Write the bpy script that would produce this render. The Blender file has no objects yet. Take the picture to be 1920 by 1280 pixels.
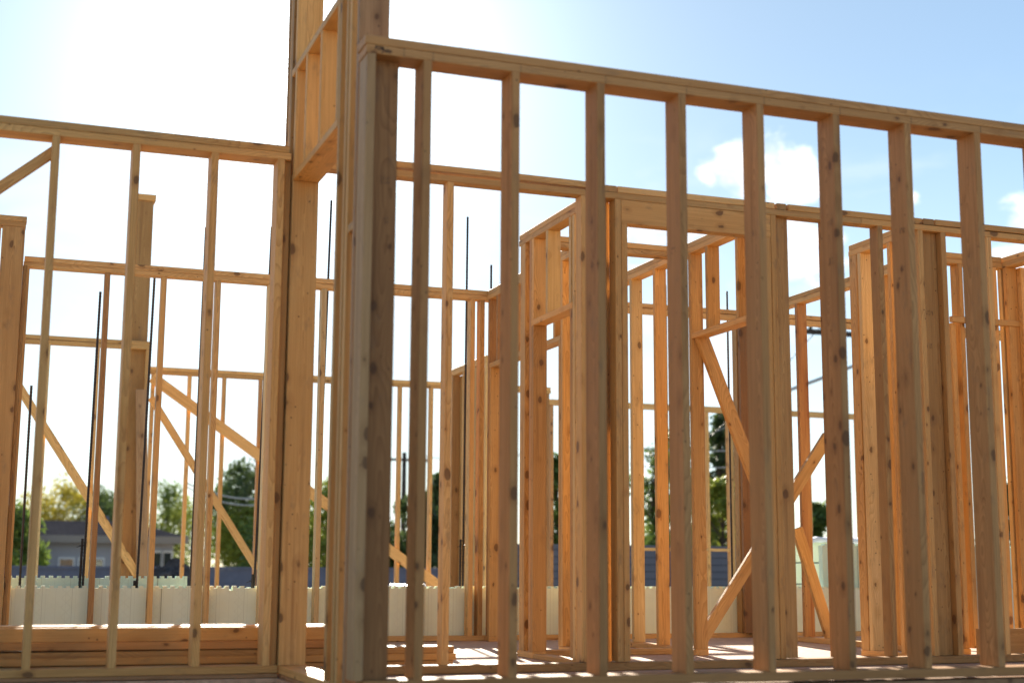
import bpy, bmesh, math, random
from mathutils import Vector, Matrix

random.seed(7)
scene = bpy.context.scene
col = scene.collection

# ------------------------------------------------------------------ camera
H = 0.55                                   # camera height above the floor deck
YAW, PITCH, ROLL, F = math.radians(20.2074), math.radians(9.0699), math.radians(0.3146), 2667.0
_cy, _sy = math.cos(YAW), math.sin(YAW)
FW = Vector((_sy*math.cos(PITCH), _cy*math.cos(PITCH), math.sin(PITCH)))
_r = Vector((_cy, -_sy, 0)); _u = _r.cross(FW)
RT = math.cos(ROLL)*_r + math.sin(ROLL)*_u
UP = -math.sin(ROLL)*_r + math.cos(ROLL)*_u
EYE = Vector((0, 0, H))
cam_d = bpy.data.cameras.new('camera'); cam = bpy.data.objects.new('camera', cam_d); col.objects.link(cam)
cam.matrix_world = Matrix(((RT.x, UP.x, -FW.x, 0), (RT.y, UP.y, -FW.y, 0), (RT.z, UP.z, -FW.z, H), (0, 0, 0, 1)))
cam_d.sensor_width = 36; cam_d.lens = 36*F/1920; cam_d.clip_start = 0.1; cam_d.clip_end = 3000
cam_d.dof.use_dof = True; cam_d.dof.focus_distance = 10.2; cam_d.dof.aperture_fstop = 1.7
scene.camera = cam

# ------------------------------------------------------------------ sun, sky, exposure
SUN_EL, SUN_AZ = math.radians(19.3), math.radians(11.1)       # azimuth from +Y towards +X
SUN_DIR = Vector((math.sin(SUN_AZ)*math.cos(SUN_EL), math.cos(SUN_AZ)*math.cos(SUN_EL), math.sin(SUN_EL)))
sd = bpy.data.lights.new('sun', 'SUN'); so = bpy.data.objects.new('sun', sd); col.objects.link(so)
sd.energy = 5.0; sd.angle = math.radians(0.5); sd.color = (1.0, 0.90, 0.74)
so.rotation_euler = SUN_DIR.to_track_quat('Z', 'Y').to_euler(); so.location = (0, 30, 30)

world = bpy.data.worlds.new('World'); scene.world = world; world.use_nodes = True
scene.view_settings.view_transform = 'Standard'; scene.view_settings.look = 'None'
scene.view_settings.exposure = 1.72; scene.view_settings.gamma = 1.0
scene.render.engine = 'CYCLES'
cy = scene.cycles
cy.max_bounces = 8; cy.diffuse_bounces = 5; cy.glossy_bounces = 2; cy.transmission_bounces = 3; cy.transparent_max_bounces = 6
cy.use_denoising = True
cy.sample_clamp_indirect = 6.0

def ray(px, py): return (px-960)/F*RT - (py-640)/F*UP + FW
def dirn(px, py): return ray(px, py).normalized()
def onY(px, py, y): d = ray(px, py); return EYE + d*(y/d.y)
def onX(px, py, x): d = ray(px, py); return EYE + d*(x/d.x)

class NT:
    def __init__(s, tree): s.t = tree; s.n = tree.nodes; s.l = tree.links
    def new(s, typ, **kw):
        nd = s.n.new(typ)
        for k, v in kw.items(): setattr(nd, k, v)
        return nd
    def put(s, sock, v):
        if isinstance(v, bpy.types.NodeSocket): s.l.new(v, sock)
        else: sock.default_value = v
    def math(s, op, a, b=None, c=None, clamp=False):
        nd = s.new('ShaderNodeMath', operation=op, use_clamp=clamp)
        s.put(nd.inputs[0], a)
        if b is not None: s.put(nd.inputs[1], b)
        if c is not None: s.put(nd.inputs[2], c)
        return nd.outputs[0]
    def vmath(s, op, a, b=None, out=0):
        nd = s.new('ShaderNodeVectorMath', operation=op)
        s.put(nd.inputs[0], a)
        if b is not None: s.put(nd.inputs[1], b)
        return nd.outputs[out]
    def noise(s, vec, scale, detail=3, rough=.5, dist=0):
        nd = s.new('ShaderNodeTexNoise'); s.put(nd.inputs['Vector'], vec)
        nd.inputs['Scale'].default_value = scale; nd.inputs['Detail'].default_value = detail
        nd.inputs['Roughness'].default_value = rough; nd.inputs['Distortion'].default_value = dist
        return nd.outputs['Fac']
    def ramp(s, fac, stops):
        nd = s.new('ShaderNodeValToRGB'); s.put(nd.inputs[0], fac); e = nd.color_ramp.elements
        while len(e) < len(stops): e.new(0.5)
        for i, (p, c) in enumerate(stops):
            e[i].position = p; e[i].color = c if len(c) == 4 else (*c, 1)
        return nd.outputs[0]
    def mix(s, fac, a, b, blend='MIX'):
        nd = s.new('ShaderNodeMix', data_type='RGBA', blend_type=blend)
        s.put(nd.inputs[0], fac); s.put(nd.inputs[6], a); s.put(nd.inputs[7], b)
        return nd.outputs[2]
    def maprange(s, v, a, b, c=0, d=1, smooth=False):
        nd = s.new('ShaderNodeMapRange'); nd.interpolation_type = 'SMOOTHSTEP' if smooth else 'LINEAR'
        s.put(nd.inputs[0], v)
        for i, x in enumerate((a, b, c, d)): s.put(nd.inputs[i+1], x)
        return nd.outputs[0]

def c4(r, g, b): return (r, g, b, 1)

def build_world():
    k = NT(world.node_tree); k.n.clear()
    out = k.new('ShaderNodeOutputWorld'); bg = k.new('ShaderNodeBackground')
    k.l.new(bg.outputs[0], out.inputs[0])
    sky = k.new('ShaderNodeTexSky', sky_type='NISHITA')
    sky.sun_disc = False; sky.sun_elevation = SUN_EL; sky.sun_rotation = SUN_AZ
    sky.altitude = 300; sky.air_density = 1.0; sky.dust_density = 0.08; sky.ozone_density = 1.3
    tc = k.new('ShaderNodeTexCoord'); d = tc.outputs['Generated']
    # bright haze round the sun
    dt = k.vmath('DOT_PRODUCT', d, tuple(SUN_DIR), 1)
    ang = k.math('ARCCOSINE', k.math('MINIMUM', dt, 0.99999))
    glow = k.math('MULTIPLY', k.math('EXPONENT', k.math('MULTIPLY', ang, -16.0)), 28.0)
    core = k.math('MULTIPLY', k.math('EXPONENT', k.math('MULTIPLY', ang, -70.0)), 60.0)
    wide = k.math('MULTIPLY', k.math('EXPONENT', k.math('MULTIPLY', ang, -2.0)), 2.7)
    g = k.math('ADD', k.math('ADD', glow, core), wide)
    gcol = k.vmath('MULTIPLY', (.88, .98, 1.0), (1, 1, 1))
    sc = k.new('ShaderNodeVectorMath', operation='SCALE'); k.put(sc.inputs[0], gcol); k.put(sc.inputs['Scale'], g)
    sk2 = k.new('ShaderNodeVectorMath', operation='SCALE'); k.put(sk2.inputs[0], k.vmath('MULTIPLY', sky.outputs[0], (.92, 1.0, 1.03))); k.put(sk2.inputs['Scale'], k.maprange(ang, .08, .8, .50, 1.0))
    base = k.vmath('ADD', sk2.outputs[0], sc.outputs[0])
    # clouds: a few cumulus puffs plus thin broken cloud low down
    nz = k.noise(k.vmath('MULTIPLY', d, (1, 1, 1.7)), 26.0, 8, .62, .25)
    blobs = [(1330, 332, 34), (1372, 322, 50), (1400, 345, 44), (1450, 312, 52), (1490, 322, 50), (1512, 350, 36), (1475, 356, 52),
             (1215, 445, 60), (1270, 440, 50), (1160, 455, 50), (1480, 430, 44), (1515, 470, 60), (1475, 485, 52),
             (1915, 412, 36), (1900, 490, 50), (1930, 540, 46), (1706, 372, 18)]
    m = None
    for (px, py, r) in blobs:
        dist = k.vmath('DISTANCE', d, tuple(dirn(px, py)), 1)
        v = k.math('SUBTRACT', 1.0, k.math('DIVIDE', dist, r/F))
        m = v if m is None else k.math('SMOOTH_MAX', m, v, 0.25)
    m = k.math('MAXIMUM', m, -1.2)
    cm = k.maprange(k.math('ADD', k.math('MULTIPLY', m, .55), k.math('MULTIPLY', k.math('SUBTRACT', nz, .5), 1.9)), -.10, .42, 0, 1, True)
    sep = k.new('ShaderNodeSeparateXYZ'); k.l.new(d, sep.inputs[0])
    low = k.maprange(sep.outputs[2], .34, .16, 0, 1, True)
    n2 = k.noise(k.vmath('MULTIPLY', d, (1, 1, 2.6)), 7.0, 6, .58, .4)
    wisp = k.math('MULTIPLY', k.maprange(n2, .42, .68, 0, .75, True), low)
    hz = k.math('MULTIPLY', k.maprange(sep.outputs[2], .32, .04, 0, .42, True), 1.0)
    thin = k.math('MAXIMUM', wisp, hz)
    c = k.mix(thin, base, c4(6.6, 7.1, 7.6))
    c = k.mix(k.math('MULTIPLY', cm, .95), c, k.mix(k.maprange(k.noise(k.vmath('MULTIPLY', d, (1, 1, 1.6)), 44.0, 5, .6), .40, .58), c4(6.0, 6.6, 7.4), c4(10.5, 10.5, 10.5)))
    k.l.new(c, bg.inputs[0]); bg.inputs[1].default_value = 0.051
build_world()

# ------------------------------------------------------------------ materials
def new_mat(name):
    m = bpy.data.materials.new(name); m.use_nodes = True
    k = NT(m.node_tree); k.n.clear()
    o = k.new('ShaderNodeOutputMaterial'); b = k.new('ShaderNodeBsdfPrincipled')
    k.l.new(b.outputs[0], o.inputs[0])
    return m, k, b

def wood_mat(name, light, mid, dark, knot=(.10, .045, .022), red=.5, grey=0.0):
    m, k, b = new_mat(name)
    tc = k.new('ShaderNodeTexCoord'); oi = k.new('ShaderNodeObjectInfo'); rnd = oi.outputs['Random']
    rv = k.new('ShaderNodeCombineXYZ')
    for i, s in enumerate((37.3, 71.9, 113.1)): k.put(rv.inputs[i], k.math('MULTIPLY', k.math('FRACT', k.math('MULTIPLY', rnd, s)), 9.0))
    P = tc.outputs['Object']
    Q = k.vmath('ADD', P, rv.outputs[0])
    # growth rings round a pith that wanders along the board
    wand = k.vmath('MULTIPLY', Q, (3.0, 3.0, 1.1))
    w1 = k.math('MULTIPLY', k.math('SUBTRACT', k.noise(wand, 1.0, 2, .5), .5), .16)
    sp = k.new('ShaderNodeSeparateXYZ'); k.l.new(P, sp.inputs[0])
    ox = k.math('MULTIPLY', k.math('SUBTRACT', k.math('FRACT', k.math('MULTIPLY', rnd, 17.7)), .5), .16)
    oy = k.math('MULTIPLY', k.math('SUBTRACT', k.math('FRACT', k.math('MULTIPLY', rnd, 29.3)), .5), .16)
    rx = k.math('ADD', sp.outputs[0], k.math('ADD', ox, w1)); ry = k.math('ADD', sp.outputs[1], k.math('SUBTRACT', oy, k.math('MULTIPLY', w1, .6)))
    rad = k.math('SQRT', k.math('ADD', k.math('MULTIPLY', rx, rx), k.math('MULTIPLY', ry, ry)))
    ring = k.math('FRACT', k.math('ADD', k.math('MULTIPLY', rad, 190.0), k.math('MULTIPLY', k.noise(Q, 9.0, 2, .5), 1.6)))
    ring = k.math('POWER', ring, 2.2)
    fib = k.noise(k.vmath('MULTIPLY', Q, (170, 170, 3.0)), 1.0, 4, .6)
    blot = k.noise(k.vmath('MULTIPLY', Q, (9, 9, 1.3)), 1.0, 3, .55)
    # knots
    vo = k.new('ShaderNodeTexVoronoi', feature='F1'); vo.inputs['Scale'].default_value = 12.0
    wob = k.new('ShaderNodeTexNoise'); k.put(wob.inputs['Vector'], Q); wob.inputs['Scale'].default_value = 30
    qv = k.vmath('ADD', k.vmath('MULTIPLY', Q, (1, 1, .8)), k.vmath('SCALE', wob.outputs['Color']))
    qv.node.inputs[1].default_value = (0, 0, 0)
    scn = k.new('ShaderNodeVectorMath', operation='SCALE'); k.l.new(wob.outputs['Color'], scn.inputs[0]); scn.inputs['Scale'].default_value = .012
    qv2 = k.vmath('ADD', k.vmath('MULTIPLY', Q, (1, 1, .6)), scn.outputs[0])
    k.l.new(qv2, vo.inputs['Vector'])
    sc = k.new('ShaderNodeSeparateColor'); k.l.new(vo.outputs['Color'], sc.inputs[0])
    size = k.math('ADD', .045, k.math('MULTIPLY', k.math('POWER', k.maprange(sc.outputs[0], .3, 1.0), 2.2), .26))
    kd = k.math('DIVIDE', vo.outputs['Distance'], k.math('MAXIMUM', size, .0001))
    kn = k.maprange(kd, .72, 1.0, 1, 0, True)
    halo = k.maprange(kd, .8, 2.3, 1, 0, True)
    # nail heads and small specks
    v2 = k.new('ShaderNodeTexVoronoi', feature='F1'); v2.inputs['Scale'].default_value = 17.0; k.l.new(Q, v2.inputs['Vector'])
    s2 = k.new('ShaderNodeSeparateColor'); k.l.new(v2.outputs['Color'], s2.inputs[0])
    speck = k.math('MULTIPLY', k.maprange(v2.outputs['Distance'], .06, .10, 1, 0), k.math('GREATER_THAN', s2.outputs[1], .72))
    c = k.mix(k.maprange(blot, .3, .75), c4(*light), c4(*mid))
    rc = k.mix(k.math('MULTIPLY', k.math('FRACT', k.math('MULTIPLY', rnd, 53.7)), red), c, c4(1.0, .86, .66), 'MULTIPLY')
    c = k.mix(k.math('MULTIPLY', k.math('ADD', k.math('MULTIPLY', halo, .5), k.math('MULTIPLY', ring, .8)), .72), rc, c4(*dark))
    c = k.mix(k.maprange(fib, .35, .8, 0, .55), c, c4(*dark))
    sk = k.noise(k.vmath('MULTIPLY', Q, (34, 34, .9)), 1.0, 3, .5)
    c = k.mix(k.maprange(sk, .56, .76, 0, .62), c, c4(dark[0]*.8, dark[1]*.72, dark[2]*.7))
    c = k.mix(k.math('MULTIPLY', kn, .70), c, c4(*knot))
    c = k.mix(k.math('MULTIPLY', speck, .75), c, c4(.07, .035, .02))
    # faint handling marks and mill stains
    st = k.noise(k.vmath('MULTIPLY', Q, (14, 14, 5)), 1.0, 5, .7)
    c = k.mix(k.maprange(st, .57, .78, 0, .6), c, c4(.20+.1*grey, .14+.1*grey, .09+.1*grey))
    br = k.math('ADD', .74, k.math('MULTIPLY', k.math('FRACT', k.math('MULTIPLY', rnd, 91.1)), .36))
    hs = k.new('ShaderNodeHueSaturation'); k.put(hs.inputs['Color'], c); k.put(hs.inputs['Value'], br)
    k.l.new(hs.outputs[0], b.inputs['Base Color'])
    b.inputs['Roughness'].default_value = .62; b.inputs['Specular IOR Level'].default_value = .3
    bp = k.new('ShaderNodeBump'); bp.inputs['Strength'].default_value = .25; bp.inputs['Distance'].default_value = .002
    k.put(bp.inputs['Height'], k.math('ADD', fib, k.math('MULTIPLY', ring, .5))); k.l.new(bp.outputs[0], b.inputs['Normal'])
    return m

WOOD = wood_mat('spruce_lumber', (.82, .535, .225), (.70, .405, .14), (.42, .20, .06))
WOODR = wood_mat('fir_lumber', (.62, .38, .15), (.48, .27, .095), (.28, .135, .045), red=.45)
WOODG = wood_mat('skylight_greyed_lumber', (.62, .405, .21), (.50, .31, .145), (.30, .165, .07), red=.1, grey=.4)  # greyed wood for the end stud, its pale skylight put into the colour
WOODY = wood_mat('pale_pine_lumber', (.84, .66, .36), (.77, .55, .25), (.50, .30, .11), red=.15)
WOODN = wood_mat('shade_darkened_lumber', (.65, .36, .145), (.51, .265, .095), (.27, .12, .04), red=.2)  # near wall's shade painted in as darker, browner wood; mixed among other boards too
WOODB = wood_mat('brown_lumber', (.45, .24, .10), (.35, .175, .068), (.20, .09, .032), red=.3)
WOODS = wood_mat('stained_lumber', (.74, .44, .16), (.52, .22, .06), (.26, .08, .03), red=.3)
WOODT = wood_mat('sill_lumber', (.52, .32, .17), (.41, .24, .12), (.24, .13, .06), red=.3)

def simple_mat(name, colr, rough=.7, spec=.3, nscale=0, amt=.3, bump=0, metal=0):
    m, k, b = new_mat(name)
    if nscale:
        tc = k.new('ShaderNodeTexCoord'); n = k.noise(tc.outputs['Object'], nscale, 5, .6)
        f = k.maprange(n, .3, .7, 1-amt, 1+amt)
        mm = k.new('ShaderNodeVectorMath', operation='SCALE'); k.put(mm.inputs[0], colr); k.put(mm.inputs['Scale'], f)
        k.l.new(mm.outputs[0], b.inputs['Base Color'])
        if bump:
            bp = k.new('ShaderNodeBump'); bp.inputs['Strength'].default_value = bump; bp.inputs['Distance'].default_value = .01
            k.put(bp.inputs['Height'], n); k.l.new(bp.outputs[0], b.inputs['Normal'])
    else: b.inputs['Base Color'].default_value = c4(*colr)
    b.inputs['Roughness'].default_value = rough; b.inputs['Specular IOR Level'].default_value = spec; b.inputs['Metallic'].default_value = metal
    return m

def deck_mat():
    m, k, b = new_mat('strand_board_deck')
    tc = k.new('ShaderNodeTexCoord'); P = tc.outputs['Object']
    vo = k.new('ShaderNodeTexVoronoi', feature='F1'); k.put(vo.inputs['Vector'], k.vmath('MULTIPLY', P, (28, 60, 30))); vo.inputs['Scale'].default_value = 1
    s = k.new('ShaderNodeSeparateColor'); k.l.new(vo.outputs['Color'], s.inputs[0])
    n = k.noise(P, 3.0, 5, .65)
    c = k.mix(s.outputs[0], c4(.58, .40, .27), c4(.40, .26, .17))
    c = k.mix(k.maprange(n, .45, .75, 0, .6), c, c4(.30, .21, .16))
    d = k.noise(P, 26.0, 4, .7)
    c = k.mix(k.maprange(d, .62, .72, 0, .6), c, c4(.70, .55, .38))
    br = k.new('ShaderNodeTexBrick'); k.l.new(P, br.inputs['Vector'])
    br.inputs['Scale'].default_value = 1; br.inputs['Mortar Size'].default_value = .004; br.inputs['Brick Width'].default_value = 2.44; br.inputs['Row Height'].default_value = 1.22
    br.inputs['Color1'].default_value = c4(0, 0, 0); br.inputs['Color2'].default_value = c4(0, 0, 0); br.inputs['Mortar'].default_value = c4(1, 1, 1)
    c = k.mix(k.math('MULTIPLY', br.outputs[0], .8), c, c4(.10, .06, .04))
    k.l.new(c, b.inputs['Base Color']); b.inputs['Roughness'].default_value = .75
    return m

def foam_mat(name, colr):
    m, k, b = new_mat(name)
    tc = k.new('ShaderNodeTexCoord'); P = tc.outputs['Object']
    sp = k.new('ShaderNodeSeparateXYZ'); k.l.new(P, sp.inputs[0])
    # pressed vertical ribs every 203 mm, finer ones between, a bead texture and molded panels of diagonal pattern
    def line(period, width, off=0.0):
        fr = k.math('FRACT', k.math('DIVIDE', k.math('ADD', sp.outputs[0], 50+off), period))
        return k.math('LESS_THAN', fr, width/period)
    l = k.math('MAXIMUM', k.math('MULTIPLY', line(.2033, .004), .35), k.math('MULTIPLY', line(.0678, .003), .15))
    seam = line(1.22, .008)
    band = k.math('LESS_THAN', k.math('FRACT', k.math('DIVIDE', k.math('ADD', sp.outputs[0], 50.07), .2033)), .32)
    dx = k.math('PINGPONG', k.math('MULTIPLY', k.math('ADD', sp.outputs[0], 50.07), 1.0), .033)
    dz = k.math('PINGPONG', sp.outputs[2], .033)
    dia = k.math('LESS_THAN', k.math('ABSOLUTE', k.math('SUBTRACT', dx, dz)), .003)
    dia = k.math('MULTIPLY', k.math('MULTIPLY', dia, band), .12)
    n = k.noise(P, 5.0, 5, .6)
    bead = k.new('ShaderNodeTexVoronoi', feature='DISTANCE_TO_EDGE'); k.put(bead.inputs['Vector'], P); bead.inputs['Scale'].default_value = 220
    dk = k.math('ADD', k.math('MAXIMUM', k.math('MAXIMUM', l, dia), k.math('MULTIPLY', seam, .9)), 0.0)
    c = k.mix(k.maprange(n, .3, .7, 0, .5), c4(*colr), c4(colr[0]*.86, colr[1]*.85, colr[2]*.78))
    c = k.mix(dk, c, c4(colr[0]*.45, colr[1]*.43, colr[2]*.36))
    k.l.new(c, b.inputs['Base Color']); b.inputs['Roughness'].default_value = .85
    b.inputs['Subsurface Weight'].default_value = 0
    bp = k.new('ShaderNodeBump'); bp.inputs['Strength'].default_value = .2; bp.inputs['Distance'].default_value = .004
    k.put(bp.inputs['Height'], k.math('SUBTRACT', bead.outputs[0], dk)); k.l.new(bp.outputs[0], b.inputs['Normal'])
    return m

def leaf_mat(name, a, bb):
    m, k, b = new_mat(name)
    geo = k.new('ShaderNodeNewGeometry')
    tc = k.new('ShaderNodeTexCoord'); n = k.noise(tc.outputs['Object'], 1.2, 3, .6)
    r = k.math('ADD', k.math('MULTIPLY', geo.outputs['Random Per Island'], .6), k.math('MULTIPLY', n, .5), clamp=True)
    c = k.mix(r, c4(*a), c4(*bb))
    k.l.new(c, b.inputs['Base Color']); b.inputs['Roughness'].default_value = .55
    tr = k.new('ShaderNodeBsdfTranslucent'); k.l.new(c, tr.inputs[0])
    ad = k.new('ShaderNodeMixShader'); ad.inputs[0].default_value = .45
    k.l.new(b.outputs[0], ad.inputs[1]); k.l.new(tr.outputs[0], ad.inputs[2])
    out = [x for x in k.n if x.type == 'OUTPUT_MATERIAL'][0]; k.l.new(ad.outputs[0], out.inputs[0])
    return m

DECK = deck_mat()
FOAM = foam_mat('cream_foam', (.80, .86, .68)); FOAMO = foam_mat('skylight_tinted_foam', (.62, .80, .72))  # outer panels: cream foam tinted green, the sky's light put into the colour
STEEL = simple_mat('dark_rebar_steel', (.028, .024, .024), .55, .5, 40, .5, metal=.4)
BARK = simple_mat('bark', (.09, .065, .045), .9, .2, 6, .4, .5)
DIRT = simple_mat('site_dirt', (.22, .17, .12), .95, .1, .8, .35, .4)
GRAVEL = simple_mat('dark_gravel', (.075, .07, .07), .95, .1, 9, .5, .8)
WIRE = simple_mat('cable_black', (.02, .02, .022), .5)
WIREW = simple_mat('cable_grey', (.45, .46, .46), .4)
POLEM = simple_mat('pole_timber', (.06, .05, .042), .9, .2, 8, .3)
PORC = simple_mat('insulator_glaze', (.05, .09, .085), .2, .5)
PLASTIC = simple_mat('white_sheeting', (.80, .82, .84), .4, .5, 8, .08, .6)
STUCCO = simple_mat('pale_stucco', (.40, .40, .43), .9, .1, 12, .06, .2)
TRIM = simple_mat('white_trim', (.75, .75, .74), .5, .4)
FASCIA = simple_mat('tan_fascia', (.32, .28, .24), .7)
BLOCKW = simple_mat('grey_block', (.17, .18, .23), .9, .1, 4, .12, .2)
INK = simple_mat('marker_ink', (.02, .018, .02), .6)

def shingle_mat():
    m, k, b = new_mat('dark_shingles')
    tc = k.new('ShaderNodeTexCoord'); br = k.new('ShaderNodeTexBrick'); k.l.new(tc.outputs['Object'], br.inputs['Vector'])
    br.inputs['Scale'].default_value = 1.0; br.inputs['Brick Width'].default_value = .5; br.inputs['Row Height'].default_value = .17; br.inputs['Mortar Size'].default_value = .016
    br.inputs['Color1'].default_value = c4(.05, .05, .06); br.inputs['Color2'].default_value = c4(.03, .03, .036); br.inputs['Mortar'].default_value = c4(.02, .02, .024)
    n = k.noise(tc.outputs['Object'], 1.5, 4, .6)
    c = k.mix(k.maprange(n, .35, .7, 0, .5), br.outputs[0], c4(.065, .062, .07))
    k.l.new(c, b.inputs['Base Color']); b.inputs['Roughness'].default_value = .95; b.inputs['Specular IOR Level'].default_value = 0
    return m
SHINGLE = shingle_mat()
def glass_mat():
    m, k, b = new_mat('window_glass')
    b.inputs['Base Color'].default_value = c4(.04, .045, .05); b.inputs['Roughness'].default_value = .05; b.inputs['Specular IOR Level'].default_value = .9
    return m
GLASS = glass_mat()
def slat_mat():
    m, k, b = new_mat('charcoal_slats')
    tc = k.new('ShaderNodeTexCoord'); sp = k.new('ShaderNodeSeparateXYZ'); k.l.new(tc.outputs['Object'], sp.inputs[0])
    fr = k.math('FRACT', k.math('DIVIDE', k.math('ADD', sp.outputs[2], 10), .14))
    n = k.noise(k.vmath('MULTIPLY', tc.outputs['Object'], (1, 1, 20)), 1.0, 4, .6)
    c = k.mix(k.math('LESS_THAN', fr, .09), k.mix(n, c4(.10, .105, .13), c4(.17, .175, .21)), c4(.02, .02, .025))
    k.l.new(c, b.inputs['Base Color']); b.inputs['Roughness'].default_value = .7
    return m
SLAT = slat_mat()

# ------------------------------------------------------------------ object helpers
def tag(o, label=None, cat=None, group=None, kind=None):
    if label: o['label'] = label
    if cat: o['category'] = cat
    if group: o['group'] = group
    if kind: o['kind'] = kind
    return o

def thing(name, label, cat, loc, group=None):
    o = bpy.data.objects.new(name, None); col.objects.link(o)
    o.location = loc; o.empty_display_size = .2
    return tag(o, label, cat, group)

def link(name, me, mat, parent=None, M=None):
    o = bpy.data.objects.new(name, me); col.objects.link(o)
    if mat is not None: me.materials.append(mat)
    if M is None: M = Matrix.Identity(4)
    if parent is not None:
        o.parent = parent
        base = parent.location.copy(); q = parent
        while q.parent is not None: q = q.parent; base += q.location
        M = Matrix.Translation(-base) @ M
    o.matrix_local = M
    return o

def board_mesh(L, w, t, ch=.0028, bow=None, segs=12):
    """length along local Z, width w on X, thickness t on Y, eased edges, slight bow and twist"""
    me = bpy.data.meshes.new('board')
    if bow is None: bow = random.uniform(-1, 1)*min(.006, L*.0022)
    b2 = random.uniform(-1, 1)*min(.003, L*.001) if bow else 0; ph = random.uniform(0, 3)
    tw = random.uniform(-1, 1)*.006*min(1, L/2.5)
    a, c = w/2, t/2; ch = min(ch, c*.3)
    sec = [(-a+ch, -c), (a-ch, -c), (a, -c+ch), (a, c-ch), (a-ch, c), (-a+ch, c), (-a, c-ch), (-a, -c+ch)]
    if L < .5: segs = 2
    V = []; Fc = []
    for i in range(segs+1):
        s = i/segs; z = (s-.5)*L; b = bow*(4*s*(1-s)) + b2*math.sin(6.283*s+ph)*4*s*(1-s); th = tw*(s-.5); cs, sn = math.cos(th), math.sin(th)
        for (x, y) in sec: V.append((x*cs-y*sn+b*.4, x*sn+y*cs+b, z))
    n = 8
    for i in range(segs):
        for j in range(n):
            Fc.append((i*n+j, i*n+(j+1) % n, (i+1)*n+(j+1) % n, (i+1)*n+j))
    Fc.append(tuple(range(n-1, -1, -1))); Fc.append(tuple(segs*n+j for j in range(n)))
    me.from_pydata(V, [], Fc); me.update()
    return me

def box(name, parent, x0, x1, y0, y1, z0, z1, mat=None, bow=None):
    """an axis-aligned board; its length is its longest side"""
    mat = mat or WOOD
    d = (x1-x0, y1-y0, z1-z0); ax = max(range(3), key=lambda i: d[i])
    ctr = Vector(((x0+x1)/2, (y0+y1)/2, (z0+z1)/2))
    if ax == 2: R = Matrix(((1, 0, 0), (0, 1, 0), (0, 0, 1))); w, t = d[0], d[1]
    elif ax == 0: R = Matrix(((0, 0, 1), (1, 0, 0), (0, 1, 0))); w, t = d[1], d[2]
    else: R = Matrix(((0, 1, 0), (0, 0, 1), (1, 0, 0))); w, t = d[2], d[0]
    me = board_mesh(d[ax], w, t, bow=bow)
    return link(name, me, mat, parent, Matrix.Translation(ctr) @ R.to_4x4())

def beam(name, parent, p0, p1, w, t, face=Vector((0, -1, 0)), mat=None):
    """a board from p0 to p1 whose wide side w lies square to 'face'"""
    p0 = Vector(p0); p1 = Vector(p1); z = (p1-p0).normalized(); y = (face - face.dot(z)*z).normalized(); x = y.cross(z)
    R = Matrix((x, y, z)).transposed()
    return link(name, board_mesh((p1-p0).length, w, t), mat or WOOD, parent, Matrix.Translation((p0+p1)/2) @ R.to_4x4())

def plain(name, parent, boxes, mat, bevel=0):
    bm = bmesh.new()
    for (x0, x1, y0, y1, z0, z1) in boxes:
        r = bmesh.ops.create_cube(bm, size=1); M = Matrix.Translation(((x0+x1)/2, (y0+y1)/2, (z0+z1)/2)) @ Matrix.Diagonal((x1-x0, y1-y0, z1-z0, 1))
        bmesh.ops.transform(bm, matrix=M, verts=r['verts'])
    if bevel: bmesh.ops.bevel(bm, geom=bm.edges[:], offset=bevel, segments=1, affect='EDGES')
    me = bpy.data.meshes.new(name); bm.to_mesh(me); bm.free()
    return link(name, me, mat, parent)

def tube(name, parent, pts, r, mat, n=8):
    V = []; Fc = []
    pts = [Vector(p) for p in pts]
    for i, p in enumerate(pts):
        d = (pts[min(i+1, len(pts)-1)]-pts[max(i-1, 0)]).normalized()
        a = d.orthogonal().normalized(); b = d.cross(a)
        rr = r[i] if isinstance(r, (list, tuple)) else r
        for j in range(n): th = 2*math.pi*j/n; V.append(p+rr*(math.cos(th)*a+math.sin(th)*b))
    # keep the frame from flipping
    for i in range(len(pts)-1):
        best = min(range(n), key=lambda s: (V[i*n]-pts[i]-(V[(i+1)*n+s]-pts[i+1])).length)
        if best:
            ringv = V[(i+1)*n:(i+2)*n]; V[(i+1)*n:(i+2)*n] = ringv[best:]+ringv[:best]
    for i in range(len(pts)-1):
        for j in range(n): Fc.append((i*n+j, i*n+(j+1) % n, (i+1)*n+(j+1) % n, (i+1)*n+j))
    Fc.append(tuple(range(n-1, -1, -1))); Fc.append(tuple((len(pts)-1)*n+j for j in range(n)))
    me = bpy.data.meshes.new(name); me.from_pydata([tuple(v) for v in V], [], Fc); me.update()
    for p in me.polygons: p.use_smooth = len(p.vertices) == 4
    return link(name, me, mat, parent)

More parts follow.
